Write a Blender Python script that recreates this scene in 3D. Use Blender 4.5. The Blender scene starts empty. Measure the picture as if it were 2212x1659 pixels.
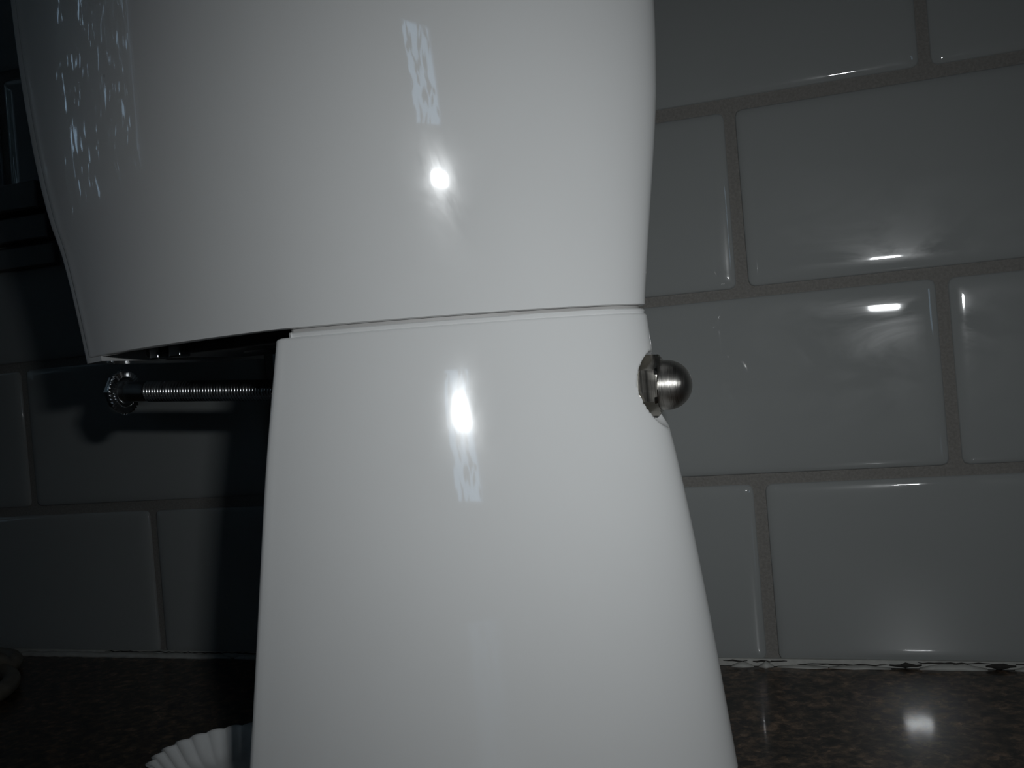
import bpy, bmesh, math, random
from mathutils import Vector, Matrix
random.seed(7)
S = bpy.context.scene
COL = S.collection
PI = math.pi

# ------------------------------------------------------------------ camera
cam_d = bpy.data.cameras.new('camera'); cam = bpy.data.objects.new('camera', cam_d); COL.objects.link(cam)
cam_d.sensor_fit = 'HORIZONTAL'; cam_d.sensor_width = 36.0
cam_d.lens = 2100.0 / 2212.0 * 36.0
cam_d.clip_start = 0.005
R_ = Vector((0.94568, 0.31471, -0.08151)); U_ = Vector((0.07564, 0.03082, 0.99666)); W_ = Vector((-0.31617, 0.94869, -0.00535))
CAM = Vector((0.03414, -0.41323, 0.12760))
m = Matrix((R_, U_, -W_)).transposed().to_4x4(); m.translation = CAM
cam.matrix_world = m
S.camera = cam

# ------------------------------------------------------------------ dusk sky outside, camera flash, exposure
world = bpy.data.worlds.new('dusk_sky'); S.world = world; world.use_nodes = True
bg = world.node_tree.nodes['Background']
bg.inputs['Color'].default_value = (0.50, 0.74, 1.0, 1); bg.inputs['Strength'].default_value = 1.9

fl_d = bpy.data.lights.new('camera_flash', 'AREA'); fl = bpy.data.objects.new('camera_flash', fl_d); COL.objects.link(fl)
fl_d.shape = 'RECTANGLE'; fl_d.size = 0.020; fl_d.size_y = 0.008
fl_d.energy = 0.107; fl_d.color = (0.95, 0.985, 1.0); fl_d.spread = math.radians(89)
m2 = m.copy() @ Matrix.Rotation(math.radians(-9), 4, 'X') @ Matrix.Rotation(math.radians(-3.5), 4, 'Y'); m2.translation = CAM + R_ * 0.040 + U_ * 0.044 - W_ * 0.0
fl.matrix_world = m2

vs = S.view_settings
vs.view_transform = 'Standard'; vs.look = 'None'; vs.exposure = 0.0; vs.gamma = 1.0; vs.use_curve_mapping = False

# ------------------------------------------------------------------ helpers
def obj(name, verts, faces, mat, parent=None, smooth=True, angle=None):
    me = bpy.data.meshes.new(name); me.from_pydata([tuple(v) for v in verts], [], faces); me.validate(); me.update()
    bm = bmesh.new(); bm.from_mesh(me); bmesh.ops.recalc_face_normals(bm, faces=bm.faces)
    if angle is not None:
        for e in bm.edges:
            if len(e.link_faces) == 2 and e.calc_face_angle(0) > angle: e.smooth = False
    for f in bm.faces: f.smooth = smooth
    bm.to_mesh(me); bm.free()
    if mat: me.materials.append(mat)
    o = bpy.data.objects.new(name, me); COL.objects.link(o)
    if parent: o.parent = parent
    return o

def tag(o, label=None, cat=None, group=None, kind=None):
    if label: o['label'] = label
    if cat: o['category'] = cat
    if group: o['group'] = group
    if kind: o['kind'] = kind
    return o

def empty(name, loc=(0, 0, 0)):
    o = bpy.data.objects.new(name, None); COL.objects.link(o); o.location = loc; o.empty_display_size = 0.02
    return o

def box_vf(x0, x1, y0, y1, z0, z1):
    v = [(x, y, z) for z in (z0, z1) for y in (y0, y1) for x in (x0, x1)]
    f = [(0, 1, 3, 2), (4, 6, 7, 5), (0, 4, 5, 1), (2, 3, 7, 6), (0, 2, 6, 4), (1, 5, 7, 3)]
    return v, f

def box(name, x0, x1, y0, y1, z0, z1, mat, parent=None):
    return obj(name, *box_vf(x0, x1, y0, y1, z0, z1), mat, parent, smooth=False)

def bevel(o, w, seg=2):
    b = o.modifiers.new('bevel', 'BEVEL'); b.width = w; b.segments = seg; b.limit_method = 'ANGLE'; b.harden_normals = True
    for p in o.data.polygons: p.use_smooth = True
    return o

def loft(rings, cap0=True, cap1=True):
    n = len(rings[0]); v = [p for r in rings for p in r]; f = []
    for i in range(len(rings) - 1):
        for j in range(n):
            k = (j + 1) % n
            f.append((i * n + j, i * n + k, (i + 1) * n + k, (i + 1) * n + j))
    if cap0: f.append(tuple(range(n - 1, -1, -1)))
    if cap1: f.append(tuple((len(rings) - 1) * n + j for j in range(n)))
    return v, f

def lathe_x(profile, n=48):
    """profile of (x, r) turned about the x axis"""
    return loft([[(x, r * math.cos(2 * PI * j / n), r * math.sin(2 * PI * j / n)) for j in range(n)] for x, r in profile])

def lathe_z(profile, n=48):
    return loft([[(r * math.cos(2 * PI * j / n), r * math.sin(2 * PI * j / n), z) for j in range(n)] for z, r in profile])

def interp(pts, x):
    """smooth monotone-ish interpolation through (x, y) points"""
    pts = sorted(pts)
    if x <= pts[0][0]: return pts[0][1]
    if x >= pts[-1][0]: return pts[-1][1]
    n = len(pts)
    def sl(i):
        if i == 0: return (pts[1][1] - pts[0][1]) / (pts[1][0] - pts[0][0])
        if i == n - 1: return (pts[-1][1] - pts[-2][1]) / (pts[-1][0] - pts[-2][0])
        return (pts[i + 1][1] - pts[i - 1][1]) / (pts[i + 1][0] - pts[i - 1][0])
    for i in range(n - 1):
        x0, y0 = pts[i]; x1, y1 = pts[i + 1]
        if x <= x1:
            h = x1 - x0; t = (x - x0) / h
            return (y0 * (2 * t**3 - 3 * t**2 + 1) + sl(i) * h * (t**3 - 2 * t**2 + t) + y1 * (-2 * t**3 + 3 * t**2) + sl(i + 1) * h * (t**3 - t**2))

# ------------------------------------------------------------------ materials
def mat(name):
    M = bpy.data.materials.new(name); M.use_nodes = True; nt = M.node_tree
    return M, nt, nt.nodes['Principled BSDF']
def node(nt, t, **kw):
    n = nt.nodes.new(t)
    for k, v in kw.items(): setattr(n, k, v)
    return n
def ramp(nt, fac, stops):
    r = node(nt, 'ShaderNodeValToRGB'); els = r.color_ramp.elements
    while len(els) < len(stops): els.new(0.5)
    for e, (p, c) in zip(els, stops):
        e.position = p; e.color = c if len(c) == 4 else (*c, 1)
    nt.links.new(fac, r.inputs['Fac']); return r
def noise(nt, scale, detail=4, rough=0.55, vec=None, dist=0.0):
    n = node(nt, 'ShaderNodeTexNoise'); n.inputs['Scale'].default_value = scale; n.inputs['Detail'].default_value = detail
    n.inputs['Roughness'].default_value = rough; n.inputs['Distortion'].default_value = dist
    if vec is not None: nt.links.new(vec, n.inputs['Vector'])
    return n
def mapping(nt, scale=(1, 1, 1), loc=(0, 0, 0), out='Object'):
    tc = node(nt, 'ShaderNodeTexCoord'); mp = node(nt, 'ShaderNodeMapping')
    mp.inputs['Scale'].default_value = scale; mp.inputs['Location'].default_value = loc
    nt.links.new(tc.outputs[out], mp.inputs['Vector']); return mp.outputs['Vector']
def math_n(nt, op, a, b):
    n = node(nt, 'ShaderNodeMath', operation=op)
    for i, v in enumerate((a, b)):
        if isinstance(v, (int, float)): n.inputs[i].default_value = v
        else: nt.links.new(v, n.inputs[i])
    return n.outputs[0]

def simple(name, col, rough, metal=0.0, var=0.08, scale=60, bump=0.0, bscale=400):
    M, nt, p = mat(name)
    v = mapping(nt)
    n = noise(nt, scale, vec=v)
    r = ramp(nt, n.outputs['Fac'], [(0.3, tuple(c * (1 - var) for c in col)), (0.7, tuple(min(1, c * (1 + var)) for c in col))])
    nt.links.new(r.outputs['Color'], p.inputs['Base Color'])
    p.inputs['Roughness'].default_value = rough; p.inputs['Metallic'].default_value = metal
    if bump:
        nb = noise(nt, bscale, vec=v); b = node(nt, 'ShaderNodeBump'); b.inputs['Strength'].default_value = bump; b.inputs['Distance'].default_value = 0.0005
        nt.links.new(nb.outputs['Fac'], b.inputs['Height']); nt.links.new(b.outputs['Normal'], p.inputs['Normal'])
    return M

def smudged_gloss(name, col, rough, smear_scale, smear_rough, lo, hi, amount, stretch=(1, 1, 1), specks=True, spec=0.5):
    """glossy glaze with greasy wipe marks: where it is smeared the gloss is broader"""
    M, nt, p = mat(name)
    v = mapping(nt)
    n = noise(nt, 25, vec=v)
    r = ramp(nt, n.outputs['Fac'], [(0.35, tuple(c * 0.985 for c in col)), (0.65, col)])
    colour = r.outputs['Color']
    if specks:
        vo = node(nt, 'ShaderNodeTexVoronoi'); vo.inputs['Scale'].default_value = 55; nt.links.new(v, vo.inputs['Vector'])
        sr = ramp(nt, vo.outputs['Distance'], [(0.018, (1, 1, 1)), (0.035, (0, 0, 0))])
        wn = noise(nt, 23, 1, vec=v); keep = ramp(nt, wn.outputs['Fac'], [(0.62, (0, 0, 0)), (0.66, (1, 1, 1))])
        mm = math_n(nt, 'MULTIPLY', sr.outputs['Color'], keep.outputs['Color'])
        mx = node(nt, 'ShaderNodeMix', data_type='RGBA'); nt.links.new(math_n(nt, 'MULTIPLY', mm, 0.55), mx.inputs['Factor'])
        nt.links.new(colour, mx.inputs['A']); mx.inputs['B'].default_value = (0.30, 0.29, 0.27, 1)
        colour = mx.outputs['Result']
    nt.links.new(colour, p.inputs['Base Color'])
    p.inputs['Roughness'].default_value = rough; p.inputs['Specular IOR Level'].default_value = spec
    q = node(nt, 'ShaderNodeBsdfPrincipled'); nt.links.new(colour, q.inputs['Base Color'])
    q.inputs['Roughness'].default_value = smear_rough; q.inputs['Specular IOR Level'].default_value = spec
    sv = mapping(nt, stretch)
    ns = noise(nt, smear_scale, 6, 0.62, sv, 0.8)
    mk = ramp(nt, ns.outputs['Fac'], [(lo, (0, 0, 0)), (hi, (1, 1, 1))])
    fac = math_n(nt, 'MULTIPLY', mk.outputs['Color'], amount)
    ms = node(nt, 'ShaderNodeMixShader'); nt.links.new(fac, ms.inputs['Fac'])
    nt.links.new(p.outputs[0], ms.inputs[1]); nt.links.new(q.outputs[0], ms.inputs[2])
    nt.links.new(ms.outputs[0], nt.nodes['Material Output'].inputs['Surface'])
    return M

M_head = smudged_gloss('white_enamel_head', (0.88, 0.885, 0.88), 0.03, 38, 0.17, 0.46, 0.64, 0.26, (1, 1, 0.55), spec=0.75)
M_ped = smudged_gloss('white_enamel_pedestal', (0.88, 0.885, 0.88), 0.03, 26, 0.16, 0.40, 0.64, 0.22, (1, 1, 0.35), spec=0.75)
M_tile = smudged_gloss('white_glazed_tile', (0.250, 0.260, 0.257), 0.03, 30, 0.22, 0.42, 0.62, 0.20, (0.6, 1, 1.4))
M_grout = simple('grey_grout', (0.176, 0.169, 0.157), 0.9, var=0.16, scale=900, bump=0.5, bscale=1500)
M_seal = simple('white_sealant', (0.34, 0.34, 0.32), 0.6, var=0.1, scale=300)
M_gapdark = simple('dark_gap', (0.02, 0.018, 0.016), 0.9)  # near-black colour of the strips that draw the cracks and gaps
M_black = simple('blackened_metal', (0.05, 0.05, 0.05), 0.45, 0.6)
M_under = simple('dull_cast_metal', (0.16, 0.16, 0.165), 0.38, 0.85, var=0.2, scale=200, bump=0.3)
M_liner = simple('grey_gasket', (0.42, 0.41, 0.40), 0.5)
M_paint = simple('painted_plaster', (0.42, 0.40, 0.37), 0.8)
M_wood = simple('dark_stained_wood', (0.09, 0.085, 0.085), 0.35, var=0.3, scale=30)
M_frame = simple('white_window_paint', (0.6, 0.6, 0.6), 0.4)
M_leaf = simple('dark_leaf', (0.012, 0.02, 0.010), 0.7)
M_dish = simple('white_porcelain', (0.72, 0.73, 0.73), 0.12)
M_tin = simple('dark_brown_glaze', (0.16, 0.145, 0.12), 0.4, var=0.25, scale=120)
M_floor = simple('floor_vinyl', (0.16, 0.13, 0.10), 0.6)

def steel(name, col, rough, ring_scale, strength, axis='X', r2=None):
    M, nt, p = mat(name)
    p.inputs['Base Color'].default_value = (*col, 1); p.inputs['Metallic'].default_value = 1.0
    sc = (ring_scale, 6, 6) if axis == 'X' else (6, 6, ring_scale)
    v = mapping(nt, sc); n = noise(nt, 1.0, 5, 0.7, v)
    rr = ramp(nt, n.outputs['Fac'], [(0.3, (rough * 0.8,) * 3), (0.7, (rough * 1.3,) * 3)])
    nt.links.new(rr.outputs['Color'], p.inputs['Roughness'])
    b = node(nt, 'ShaderNodeBump'); b.inputs['Strength'].default_value = strength; b.inputs['Distance'].default_value = 0.0002
    nt.links.new(n.outputs['Fac'], b.inputs['Height']); nt.links.new(b.outputs['Normal'], p.inputs['Normal'])
    return M
M_dome = steel('turned_steel_dome', (0.50, 0.48, 0.45), 0.30, 4200, 0.55)
M_hex = steel('steel_hexagon', (0.44, 0.42, 0.38), 0.22, 900, 0.15)
M_bolt = steel('bright_bolt_steel', (0.55, 0.56, 0.57), 0.20, 300, 0.05)

def granite():
    M, nt, p = mat('brown_granite')
    v = mapping(nt, (1, 1, 1))
    n1 = noise(nt, 190, 6, 0.72, v, 0.4); n2 = noise(nt, 60, 3, 0.5, v); vo = node(nt, 'ShaderNodeTexVoronoi'); vo.inputs['Scale'].default_value = 420
    nt.links.new(v, vo.inputs['Vector'])
    r1 = ramp(nt, n1.outputs['Fac'], [(0.34, (0.008, 0.007, 0.006)), (0.45, (0.042, 0.032, 0.024)), (0.56, (0.125, 0.088, 0.060)), (0.68, (0.23, 0.175, 0.13))])
    r2 = ramp(nt, vo.outputs['Color'], [(0.25, (0.35, 0.35, 0.36)), (0.75, (1.25, 1.15, 1.05))])
    mx = node(nt, 'ShaderNodeMix', data_type='RGBA', blend_type='MULTIPLY'); mx.inputs['Factor'].default_value = 0.8
    nt.links.new(r1.outputs['Color'], mx.inputs['A']); nt.links.new(r2.outputs['Color'], mx.inputs['B'])
    mx2 = node(nt, 'ShaderNodeMix', data_type='RGBA', blend_type='MULTIPLY'); mx2.inputs['Factor'].default_value = 0.7
    r3 = ramp(nt, n2.outputs['Fac'], [(0.35, (0.45, 0.45, 0.45)), (0.65, (1.1, 1.05, 1.0))])
    nt.links.new(mx.outputs['Result'], mx2.inputs['A']); nt.links.new(r3.outputs['Color'], mx2.inputs['B'])
    nt.links.new(mx2.outputs['Result'], p.inputs['Base Color'])
    p.inputs['Roughness'].default_value = 0.34; p.inputs['Specular IOR Level'].default_value = 0.25; p.inputs['Coat Weight'].default_value = 0.22; p.inputs['Coat Roughness'].default_value = 0.07
    nb = noise(nt, 700, 3, 0.6, v); b = node(nt, 'ShaderNodeBump'); b.inputs['Strength'].default_value = 0.05; b.inputs['Distance'].default_value = 0.0003
    nt.links.new(nb.outputs['Fac'], b.inputs['Height']); nt.links.new(b.outputs['Normal'], p.inputs['Normal'])
    return M
M_granite = granite()

# ------------------------------------------------------------------ setting: room shell
XL, XR, YB, ZF, ZC = -2.2, 2.1, -2.6, -0.90, 1.50
def struct(o): o['kind'] = 'structure'; return o
wall_back = struct(box('wall_back', XL, XR, 0.0022, 0.12, ZF, ZC, M_grout))
struct(box('wall_right', XR, XR + 0.1, YB, 0.12, ZF, ZC, M_paint))
VX0, VX1, VZ0, VZ1 = 1.16, 1.52, 0.22, 0.76
v = []; f = []
for b in ((XL - 0.1, VX0, ZF, ZC), (VX1, XR + 0.1, ZF, ZC), (VX0, VX1, ZF, VZ0), (VX0, VX1, VZ1, ZC)):
    bv, bf = box_vf(b[0], b[1], YB - 0.1, YB, b[2], b[3]); k = len(v); v += bv; f += [tuple(i + k for i in q) for q in bf]
struct(obj('wall_front', v, f, M_paint, smooth=False))
win2 = struct(empty('window_2', ((VX0 + VX1) / 2, YB - 0.05, VZ0)))
hw = (VX1 - VX0) / 2; hh = VZ1 - VZ0
for nm, b in (('frame_side', (-hw, -hw + .02, -.02, .02, 0, hh)), ('frame_side', (hw - .02, hw, -.02, .02, 0, hh)),
              ('frame_rail', (-hw + .02, hw - .02, -.02, .02, 0, .02)), ('frame_rail', (-hw + .02, hw - .02, -.02, .02, hh - .02, hh))):
    box(nm, *b, M_frame, win2)
struct(box('floor', XL - 0.1, XR + 0.1, YB - 0.1, 0.12, ZF - 0.1, ZF, M_floor))
struct(box('ceiling', XL - 0.1, XR + 0.1, YB - 0.1, 0.12, ZC, ZC + 0.1, M_paint))
# left wall with a window opening
WY0, WY1, WZ0, WZ1 = -1.66, -0.45, 0.32, 1.20
v = []; f = []
for b in ((YB, WY0, ZF, ZC), (WY1, 0.12, ZF, ZC), (WY0, WY1, ZF, WZ0), (WY0, WY1, WZ1, ZC)):
    bv, bf = box_vf(XL - 0.1, XL, *b); k = len(v); v += bv; f += [tuple(i + k for i in q) for q in bf]
struct(obj('wall_left', v, f, M_paint, smooth=False))
win = struct(empty('window_1', (XL - 0.05, (WY0 + WY1) / 2, WZ0)))
hw = (WY1 - WY0) / 2; hh = WZ1 - WZ0
for nm, b in (('frame_side', (-.02, .02, -hw, -hw + .02, 0, hh)), ('frame_side', (-.02, .02, hw - .02, hw, 0, hh)),
              ('frame_rail', (-.02, .02, -hw + .02, hw - .02, 0, .02)), ('frame_rail', (-.02, .02, -hw + .02, hw - .02, hh - .02, hh))):
    box(nm, *b, M_frame, win)
# foliage outside the left window, leaf screen added outside the other: dark leaves with strips of sky between them
def foliage(count, place):
    v = []; f = []
    for i in range(count):
        (x, y, z), side = place(); L = random.uniform(0.035, 0.10); w = random.uniform(0.012, 0.030); a = random.gauss(0, 0.25)
        c, s = math.cos(a), math.sin(a); k = len(v)
        for (p, q) in ((0, -L), (w, -L * .2), (w * .8, L * .4), (0, L), (-w * .8, L * .4), (-w, -L * .2)):
            d = random.uniform(-.02, .02); h = p * c - q * s
            v.append((x + d, y + h, z + p * s + q * c) if side else (x + h, y + d, z + p * s + q * c))
        f.append(tuple(range(k, k + 6)))
    return v, f
R_U = random.uniform
hedge = obj('garden_hedge', *foliage(9000, lambda: ((XL - 0.9 - R_U(0, .35), R_U(-3.3, 0.3), R_U(-0.1, 2.4)), True)), M_leaf, smooth=False)
tag(hedge, 'dark leafy hedge outside the left window, seen only as a reflection', 'hedge', kind='stuff')
leaf_screen = obj('added_leaf_screen', *foliage(330, lambda: ((R_U(1.0, 3.0), YB - 0.8 - R_U(0, .3), R_U(-0.2, 1.6)), False)), M_leaf, smooth=False)  # added unseen leaves that make this window's reflected streak patchy
tag(leaf_screen, 'thin screen of leaves added outside the window behind the photographer to break up its reflection', 'leaf_screen', kind='stuff')

# ------------------------------------------------------------------ wall tiles
PW, PH, TW, TH = 0.1521, 0.0780, 0.1474, 0.0733
ZJ = 0.0777                                   # height of the joint above the bottom course
def tile_mesh(w=TW, h=TH):
    ins = [0.0, 0.0005, 0.0012, 0.0022, 0.0036, 0.0056, 0.009, 0.014]
    def tilt(s): return math.radians(40) * math.exp(-s / 0.0019)
    dep = [0.0]
    for i in range(1, len(ins)):
        a = ins[i - 1]; b = ins[i]; n = 8
        dep.append(dep[-1] + sum(math.tan(tilt(a + (b - a) * (k + .5) / n)) for k in range(n)) * (b - a) / n)
    top = dep[-1]
    def rect(s, y):
        x1 = w / 2 - s; z1 = h / 2 - s; r = max(0.0012, 0.0025 - s * 0.1); pts = []
        for cx, cz, a0 in ((x1 - r, z1 - r, 0), (-x1 + r, z1 - r, 90), (-x1 + r, -z1 + r, 180), (x1 - r, -z1 + r, 270)):
            for k in range(3):
                a = math.radians(a0 + 45 * k); pts.append((cx + r * math.cos(a), y, cz + r * math.sin(a)))
        return pts
    rings = [rect(0, 0.006)] + [rect(s, top - d) for s, d in zip(ins, dep)]
    v, f = loft(rings)
    return v, f
random.seed(11)
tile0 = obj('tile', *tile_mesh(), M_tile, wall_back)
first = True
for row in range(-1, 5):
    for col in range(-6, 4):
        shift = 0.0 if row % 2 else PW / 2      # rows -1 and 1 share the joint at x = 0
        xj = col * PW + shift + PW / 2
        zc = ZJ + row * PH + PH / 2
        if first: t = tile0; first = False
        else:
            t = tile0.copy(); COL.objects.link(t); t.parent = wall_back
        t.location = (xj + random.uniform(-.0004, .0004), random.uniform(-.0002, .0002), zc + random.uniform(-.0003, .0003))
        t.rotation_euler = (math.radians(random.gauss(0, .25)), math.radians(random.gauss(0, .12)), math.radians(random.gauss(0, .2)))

# sealant bead along the worktop, cracked and broken away in places
seal = struct(empty('trim_1', (0, 0, 0)))
box('seal_backing', -0.9, 0.5, -0.0002, 0.004, 0.0, 0.0030, M_seal, seal)
def crack(x0, x1, z0, z1):
    n = max(5, int((x1 - x0) / 0.002)); rings = []
    for i in range(n + 1):
        t = i / n; e = min(1.0, min(t, 1 - t) * n * .3 + .2); x = x0 + (x1 - x0) * t; c = (z0 + z1) / 2 + random.uniform(-.00025, .00025); h = (z1 - z0) / 2 * e * random.uniform(.5, 1.3)
        rings.append([(x, -.0006, c - h), (x, -.0006, c + h), (x, .0005, c + h), (x, .0005, c - h)])
    obj('crack', *loft(rings), M_gapdark, seal)
for c in ((-.020, -.010, .0018, .0024), (-.0078, .0008, .0014, .0026), (-.0004, .006, .0020, .0026), (.010, .046, .0009, .0013), (.0455, .0575, .0, .0024), (.056, .082, .0020, .0025), (.0805, .0912, .0, .0024), (.091, .16, .0018, .0024),
          (-.34, -.22, .0022, .0026), (-.24, -.12, .0021, .0025)): crack(*c)
def flake(x0, x1, h, d=0.0035, z0=0.0):
    n = max(4, int((x1 - x0) / 0.004)); rings = []
    for i in range(n + 1):
        t = i / n; e = min(1, min(t, 1 - t) * n * 0.45 + 0.15); x = x0 + (x1 - x0) * t
        hh_ = h * e * random.uniform(0.75, 1.08); dd = d * random.uniform(0.8, 1.1) * (0.6 + 0.4 * e)
        rings.append([(x, 0.001, z0), (x, -dd, z0), (x, -dd * 0.8, z0 + hh_ * 0.6), (x, -dd * 0.45, z0 + hh_), (x, 0.001, z0 + hh_ * 0.95)])
    obj('sealant_flake', *loft(rings), M_seal, seal)
for x0, x1, h in ((-0.90, -0.60, .0022), (-0.597, -0.40, .002), (-0.399, -0.262, .0022), (-0.26, -0.10, .0022), (-0.095, -0.022, .0016),
                  (-0.0165, -0.0075, .0024), (-0.0055, 0.0005, .0022), (0.002, 0.022, .0011), (0.0225, 0.046, .0010),
                  (0.0565, 0.081, .0023), (0.0905, 0.16, .0021), (0.162, 0.30, .0022), (0.302, 0.5, .0022)):
    flake(x0, x1, h)

# worktop
top = box('worktop', XL, XR, -0.62, 0.0018, -0.035, 0.0, M_granite); bevel(top, 0.003)
tag(top, 'polished brown speckled granite worktop along the tiled wall', 'worktop')

# ------------------------------------------------------------------ the appliance (local frame parallel to the wall)
OX, OY = -0.22499, -0.10427
app = empty('kitchen_appliance', (OX, OY, 0))
tag(app, 'glossy white appliance with a wide rounded head on a flared pedestal, bolted through', 'appliance')

UREAR_P = [(0.0, 0.2205), (0.04, 0.2165), (0.075, 0.2125), (0.100, 0.2090), (0.112, 0.2068), (0.122, 0.2050), (0.132, 0.2041), (0.142, 0.2034), (0.150, 0.2028)]
UFRONT_P = [(0.0, 0.0875), (0.022, 0.0897), (0.062, 0.0938), (0.103, 0.0974), (0.130, 0.1002), (0.147, 0.1018)]
W_P = [(0.0, 0.0722), (0.022, 0.0702), (0.062, 0.0668), (0.103, 0.0624), (0.118, 0.0606), (0.130, 0.0589), (0.147, 0.0562)]
UREAR_H = [(0.147, 0.2028), (0.151, 0.2032), (0.165, 0.2051), (0.202, 0.2104), (0.217, 0.2121), (0.247, 0.2136), (0.31, 0.2130)]
W_H = [(0.147, 0.0562), (0.165, 0.0592), (0.19, 0.0634), (0.22, 0.0676), (0.25, 0.0708), (0.31, 0.0750)]
UFRONT_H = [(0.145, 0.0198), (0.18, 0.0150), (0.193, 0.0118), (0.217, 0.0085), (0.254, 0.0062), (0.31, 0.0055)]
AX0 = Vector((0.0, 0.0, 0.1347)); AX1 = Vector((0.2081, 0.0, 0.1216)); ax = (AX1 - AX0).normalized(); NUT0 = 0.2005
A1, B1, B2 = 0.42, 0.93, 0.31
def bez(t, p0, p1, p2, p3): return (1 - t)**3 * p0 + 3 * (1 - t)**2 * t * p1 + 3 * (1 - t) * t * t * p2 + t**3 * p3
def rear_curve(uf, ur, W, n=110):
    a = ur - uf
    return [(uf + a * bez(i / n, 0, A1, 1, 1), W * bez(i / n, 1, B1, B2, 0)) for i in range(n + 1)]
def pedestal_ring(z, inset=0.0):
    uf = interp(UFRONT_P, z) + inset; ur = interp(UREAR_P, z) - inset; W = interp(W_P, z) - inset
    r = 0.0022
    half = [(uf, W * k / 6) for k in range(6)]                         # flat front
    half += [(uf, W - r), (uf + r * .12, W - r * .5), (uf + r * .45, W - r * .14), (uf + r, W - r * 0.0)]
    half += rear_curve(uf, ur, W)[3:]
    full = half + [(u, -v_) for (u, v_) in reversed(half[1:-1])]
    return [(u, -v_, z) for u, v_ in full]
zs = [0.0, 0.003] + [0.008 + i * 0.004 for i in range(24)] + [0.103 + i * 0.0006 for i in range(65)] + [0.1425, 0.1437, 0.1444]
rings = [pedestal_ring(z) for z in zs] + [pedestal_ring(0.1449, 0.0003)[:], pedestal_ring(0.1452, 0.0010)]
def spot_face(p):
    d = Vector(p) - AX0; a = d.dot(ax)
    if a < 0.15: return p
    r = (d - ax * a).length; lim = NUT0 + 0.0002 + max(0.0, r - 0.0099) * 2.2
    return tuple(Vector(p) - Vector((1, 0, 0)) * max(0.0, a - lim))
rings = [[spot_face(p) for p in r] for r in rings]
ped = obj('pedestal', *loft(rings), M_ped, app, angle=math.radians(50))
ped['label'] = 'flared glossy white pedestal with flat front edge and rounded back'
# lip on top of the pedestal that seats the head
def lip_ring(z, inset):
    uf = 0.1028 + 0.0042; ur = interp(UREAR_P, 0.147) - inset; W = 0.0562 - inset
    half = [(uf, W * k / 6) for k in range(7)] + rear_curve(0.1028, ur, W)[3:]
    full = half + [(u, -v_) for (u, v_) in reversed(half[1:-1])]
    return [(u, -v_, z) for u, v_ in full]
obj('seating_lip', *loft([lip_ring(0.1440, .0009), lip_ring(0.1453, .0006), lip_ring(0.1462, .0004), lip_ring(0.1466, .0008)]), M_ped, app, angle=math.radians(50))
obj('gasket', *loft([lip_ring(0.1464, .0022), lip_ring(0.1476, .0022)]), M_liner, app, angle=math.radians(50))

# head
def head_ring(z, inset=0.0, cut=0.0, r=0.0030):
    zz = max(z, 0.147)
    uf = interp(UFRONT_H, z) + inset + cut; ur = interp(UREAR_H, zz) - inset; W = interp(W_H, zz) - inset
    um = 0.1028
    rc = rear_curve(um, ur, W)
    s1 = (rc[1][1] - rc[0][1]) / (rc[1][0] - rc[0][0])
    u0 = interp(UFRONT_H, z); v0 = 0.0437 + (W - 0.0562) * 0.3; s0 = 0.46; h = um - u0
    def side(u):
        t = (u - u0) / h
        return v0 * (2*t**3 - 3*t**2 + 1) + s0 * h * (t**3 - 2*t**2 + t) + W * (-2*t**3 + 3*t**2) + s1 * h * (t**3 - t**2)
    ve = side(uf + r)
    half = [(uf - 0.0 + 0.0, ve * k / 6 * 0.93) for k in range(6)]
    half += [(uf, ve - r), (uf + r * .13, ve - r * .5), (uf + r * .29, ve - r * .29), (uf + r * .5, ve - r * .13)]
    half += [(uf + r + (um - uf - r) * i / 26, side(uf + r + (um - uf - r) * i / 26)) for i in range(27)]
    half += rc[1:]
    full = half + [(u, -v_) for (u, v_) in reversed(half[1:-1])]
    k = max(0.0, 1 - (z - 0.1470) / 0.03) ** 2
    return [(u, -v_, z - 0.0019 * k * max(0.0, (0.1028 - u) / 0.08)) for u, v_ in full]
def shrink(ring, k, z, c=0.11):
    return [(c + (x - c) * k, y * k, z) for x, y, _ in ring]
COVER = 0.0040
zs = [0.1480, 0.1486, 0.150] + [0.154 + i * 0.005 for i in range(28)]
rings = [head_ring(0.1477, 0.0010, COVER), ] + [head_ring(z, 0.0, COVER) for z in zs]
base = rings[-1]
for i in range(1, 9):
    a = i / 8 * PI / 2
    rings.append(shrink(base, 0.35 + 0.65 * math.cos(a), zs[-1] + 0.05 * math.sin(a)))
# hollow underside: lip turns in and goes up
inner = [[(0.11 + (x - 0.11) * k, y * k, z + dz) for x, y, z in rings[0]] for k, dz in ((0.965, 0.0), (0.955, 0.006))]
head = obj('head_housing', *loft(list(reversed(inner)) + rings), M_head, app, angle=math.radians(50))
head['label'] = 'wide glossy white head housing seated on the pedestal'
# front cover, set back a hair from the housing so that a fine step shows
def cover_ring(z):
    ins = interp([(0.145, 0.0010), (0.175, 0.0008), (0.20, 0.00015), (0.31, 0.0001)], z)
    full = head_ring(z, ins, 0.0, 0.0046)
    lim = interp(UFRONT_H, z) + COVER + 0.003
    return full, lim
rings = []
for z in [0.1462, 0.1470] + [0.150 + i * 0.005 for i in range(28)]:
    full, lim = cover_ring(z)
    n = 6 + 4 + 3
    half = full[:n]; other = full[-(n - 1):]
    rings.append(half + other)
obj('front_cover', *loft(rings), M_head, app, angle=math.radians(45))

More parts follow.
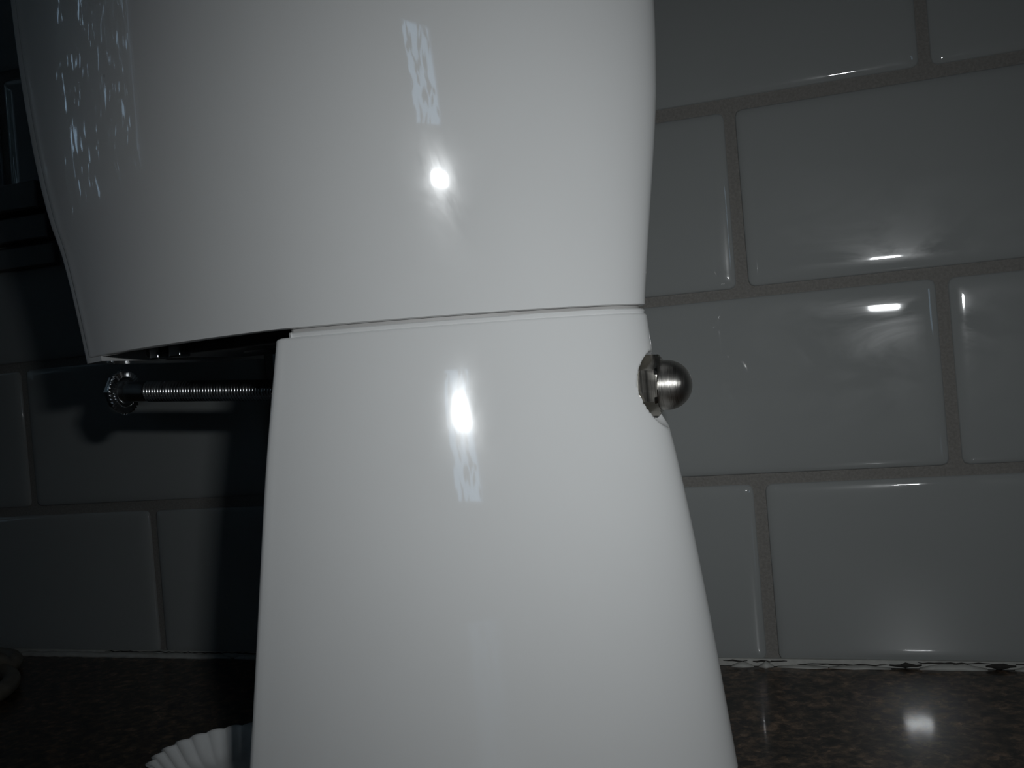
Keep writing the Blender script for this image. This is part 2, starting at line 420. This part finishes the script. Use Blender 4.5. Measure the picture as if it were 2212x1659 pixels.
# underside of the head
pl = shrink(head_ring(0.150, 0.003, COVER), 0.96, 0.1490)
obj('underside_plate', *loft([pl, [(x, y, 0.1530) for x, y, _ in pl]]), M_under, app, smooth=False)
def uplate(x0, x1, y0, y1, z0, z1, nm, mt=M_under):
    o = box(nm, x0, x1, y0, y1, z0, z1, mt, app); bevel(o, 0.0008); return o
uplate(0.034, 0.098, -0.030, 0.030, 0.1452, 0.150, 'gear_cover')
uplate(0.040, 0.044, -0.036, -0.030, 0.1438, 0.150, 'clip', M_bolt)
uplate(0.047, 0.052, -0.035, -0.029, 0.1440, 0.150, 'clip', M_bolt)
v, f = lathe_z([(0.1490, .011), (0.1455, .011), (0.1448, .010)], 24)
obj('drive_boss', [(x + 0.066, y, z) for x, y, z in v], f, M_under, app, angle=math.radians(40))

# through bolt: bolt axis dips slightly towards the back
rotm = ax.to_track_quat('X', 'Z').to_matrix().to_4x4(); rotm.translation = AX0
def axial(v): return [rotm @ Vector(p) for p in v]
bolt = empty('bolt'); bolt.parent = app; bolt['label'] = 'bright steel flange bolt pushed through from the front'
# serrated flange
n = 36; N = n * 4; rings = []
def fl_r(x, r, amp=0):
    out = []
    for j in range(N):
        a = 2 * PI * j / N; k = (j % 4); saw = (0.0, 0.35, 0.7, 1.0)[k] * amp
        out.append((x - saw, r * math.cos(a), r * math.sin(a)))
    return out
rings = [fl_r(-0.0032, 0.0070), fl_r(-0.0022, 0.0084), fl_r(-0.0012, 0.0087), fl_r(-0.0006, 0.0086, .0009), fl_r(0.0, 0.0082, .0011), fl_r(-0.0001, 0.0060, .0011), fl_r(-0.0006, 0.0058), fl_r(-0.0007, 0.0046)]
v, f = loft(rings); obj('serrated_flange', axial(v), f, M_bolt, bolt, angle=math.radians(22))
def hexring(x, af, n=6, rot=0.0):
    r = af / math.sqrt(3); return [(x, r * math.cos(2 * PI * j / n + rot), r * math.sin(2 * PI * j / n + rot)) for j in range(n)]
v, f = loft([hexring(-0.0062, .0100), hexring(-0.0057, .0112), hexring(-0.0025, .0114)]); obj('hexagon_head', axial(v), f, M_bolt, bolt, smooth=False)
v, f = lathe_x([(-0.001, .0050), (0.0004, .0042), (0.0012, .0039), (0.0088, .0039), (0.0094, .0037)], 40); obj('smooth_shank', axial(v), f, M_bolt, bolt, angle=math.radians(40))
# helical thread
pitch = 0.00125; x0 = 0.0090; x1 = 0.110; turns = int((x1 - x0) / pitch); K = 20; v = []; f = []
prof = ((0.0, .00335), (0.22, .00345), (0.5, .0040), (0.78, .00345))
tot = turns * K
for i in range(tot + 1):
    a = 2 * PI * i / K
    for (dp, r) in prof:
        v.append((x0 + pitch * (i / K + dp), r * math.cos(a), r * math.sin(a)))
for i in range(tot):
    for k in range(3): f.append((i * 4 + k, i * 4 + k + 1, (i + 1) * 4 + k + 1, (i + 1) * 4 + k))
    if i + K + 1 <= tot: f.append((i * 4 + 3, (i + K) * 4, (i + K + 1) * 4, (i + 1) * 4 + 3))
obj('thread', axial(v), f, M_bolt, bolt, angle=math.radians(60))
# domed nut at the back
nut = empty('domed_nut'); nut.parent = app; nut['label'] = 'dull steel domed cap nut on the back of the pedestal'
b0, b1 = NUT0, 0.2068
def hexc(x, af, rr):
    N = 48; out = []
    for j in range(N):
        a = 2 * PI * j / N + PI / 6
        s = (a - PI / 6) % (PI / 3) - PI / 6
        r = min(af / 2 / math.cos(s), rr); out.append((x, r * math.cos(a), r * math.sin(a)))
    return out
AF = 0.0170
v, f = loft([hexc(b0, AF, .0090), hexc(b0 + .0007, AF, .0099), hexc(b1 - .0010, AF, .0099), hexc(b1 - .0002, AF, .0089), hexc(b1, AF, .0085), hexc(b1, AF, .0078)])
obj('hexagon_collar', axial(v), f, M_hex, nut, angle=math.radians(20))
R = 0.00795; dc = b1 + 0.0016
pr = [(b1 - .0005, R), (b1 + .0008, R), (dc, R)] + [(dc + R * math.sin(a), R * math.cos(a)) for a in [PI / 2 * k / 18 for k in range(1, 18)]] + [(dc + R * .9995, 0.0002)]
v, f = lathe_x(pr, 56); obj('dome', axial(v), f, M_dome, nut, angle=math.radians(60))

# ------------------------------------------------------------------ small things on the worktop and wall
# small fluted dish in front of the pedestal
DX, DY, DR, DH, FL = OX + 0.0585, OY - 0.0330, 0.0285, 0.0105, 26
def flute(r, z, amp, N=208): return [((r + amp * abs(math.cos(FL / 2 * 2 * PI * j / N))) * math.cos(2 * PI * j / N), (r + amp * abs(math.cos(FL / 2 * 2 * PI * j / N))) * math.sin(2 * PI * j / N), z) for j in range(N)]
rings = [flute(.019, 0, .0), flute(.0195, .0004, .0006), flute(.0225, .004, .0014), flute(DR - .0024, DH - .0006, .0020), flute(DR - .0021, DH, .0021), flute(DR - .0030, DH + .0001, .0021), flute(DR - .0036, DH - .0006, .0020),
         flute(.0212, .0042, .0014), flute(.0178, .0016, .0006), flute(.012, .0014, 0)]
dish = obj('fluted_dish', *loft(rings), M_dish)
dish.location = (DX, DY, 0.0001)
tag(dish, 'small white fluted dish half hidden in front of the white pedestal', 'dish')

# coil of dark cord at the left by the wall
def cord():
    A = Vector((-0.395, -0.042)); B = Vector((-0.382, -0.086)); N = 120; K = 14; R0 = 0.0040; path = []
    for i in range(N + 1):
        t = i / N; a = -2.2 + t * 4 * PI; k = min(1.0, max(0.0, (t - 0.42) / 0.16)); k = k * k * (3 - 2 * k)
        c = A.lerp(B, k); r = 0.026 + (0.047 - 0.026) * k
        x = c.x + r * math.cos(a); y = c.y + r * math.sin(a)
        z = R0 + 0.0002 + (1 - k) * 0.0083 * min(1.0, max(0.0, (-0.034 - y) / 0.012))
        path.append(Vector((x, y, z)))
    path.append(path[-1] + Vector((-0.06, 0.0, 0.0))); path.append(path[-1] + Vector((-0.10, 0.01, 0.0)))
    rings = []
    for i, p in enumerate(path):
        d = (path[min(i + 1, len(path) - 1)] - path[max(i - 1, 0)]).normalized(); sd = d.cross(Vector((0, 0, 1))).normalized(); up = sd.cross(d)
        rings.append([p + (sd * math.cos(2 * PI * q / K) + up * math.sin(2 * PI * q / K)) * R0 for q in range(K)])
    return loft(rings)
c_ = obj('power_cord', *cord(), M_tin)
tag(c_, 'coil of dark brown cord lying on the worktop at the far left', 'cord')

# narrow dark shelf on the tiles, far left
sh = empty('wall_shelf', (-0.52, 0, 0.205))
tag(sh, 'narrow dark shelf with stepped edge on the tiles behind the appliance head', 'shelf')
def strip(nm, y0, z0, z1, mt=M_wood):
    o = box(nm, -0.35, 0.172, y0, 0.0005, z0, z1, mt, sh); bevel(o, 0.0012); return o
strip('lower_moulding', -0.0045, 0.002, 0.014); strip('cove', -0.008, 0.0155, 0.029); strip('shelf_board', -0.013, 0.0305, 0.045)
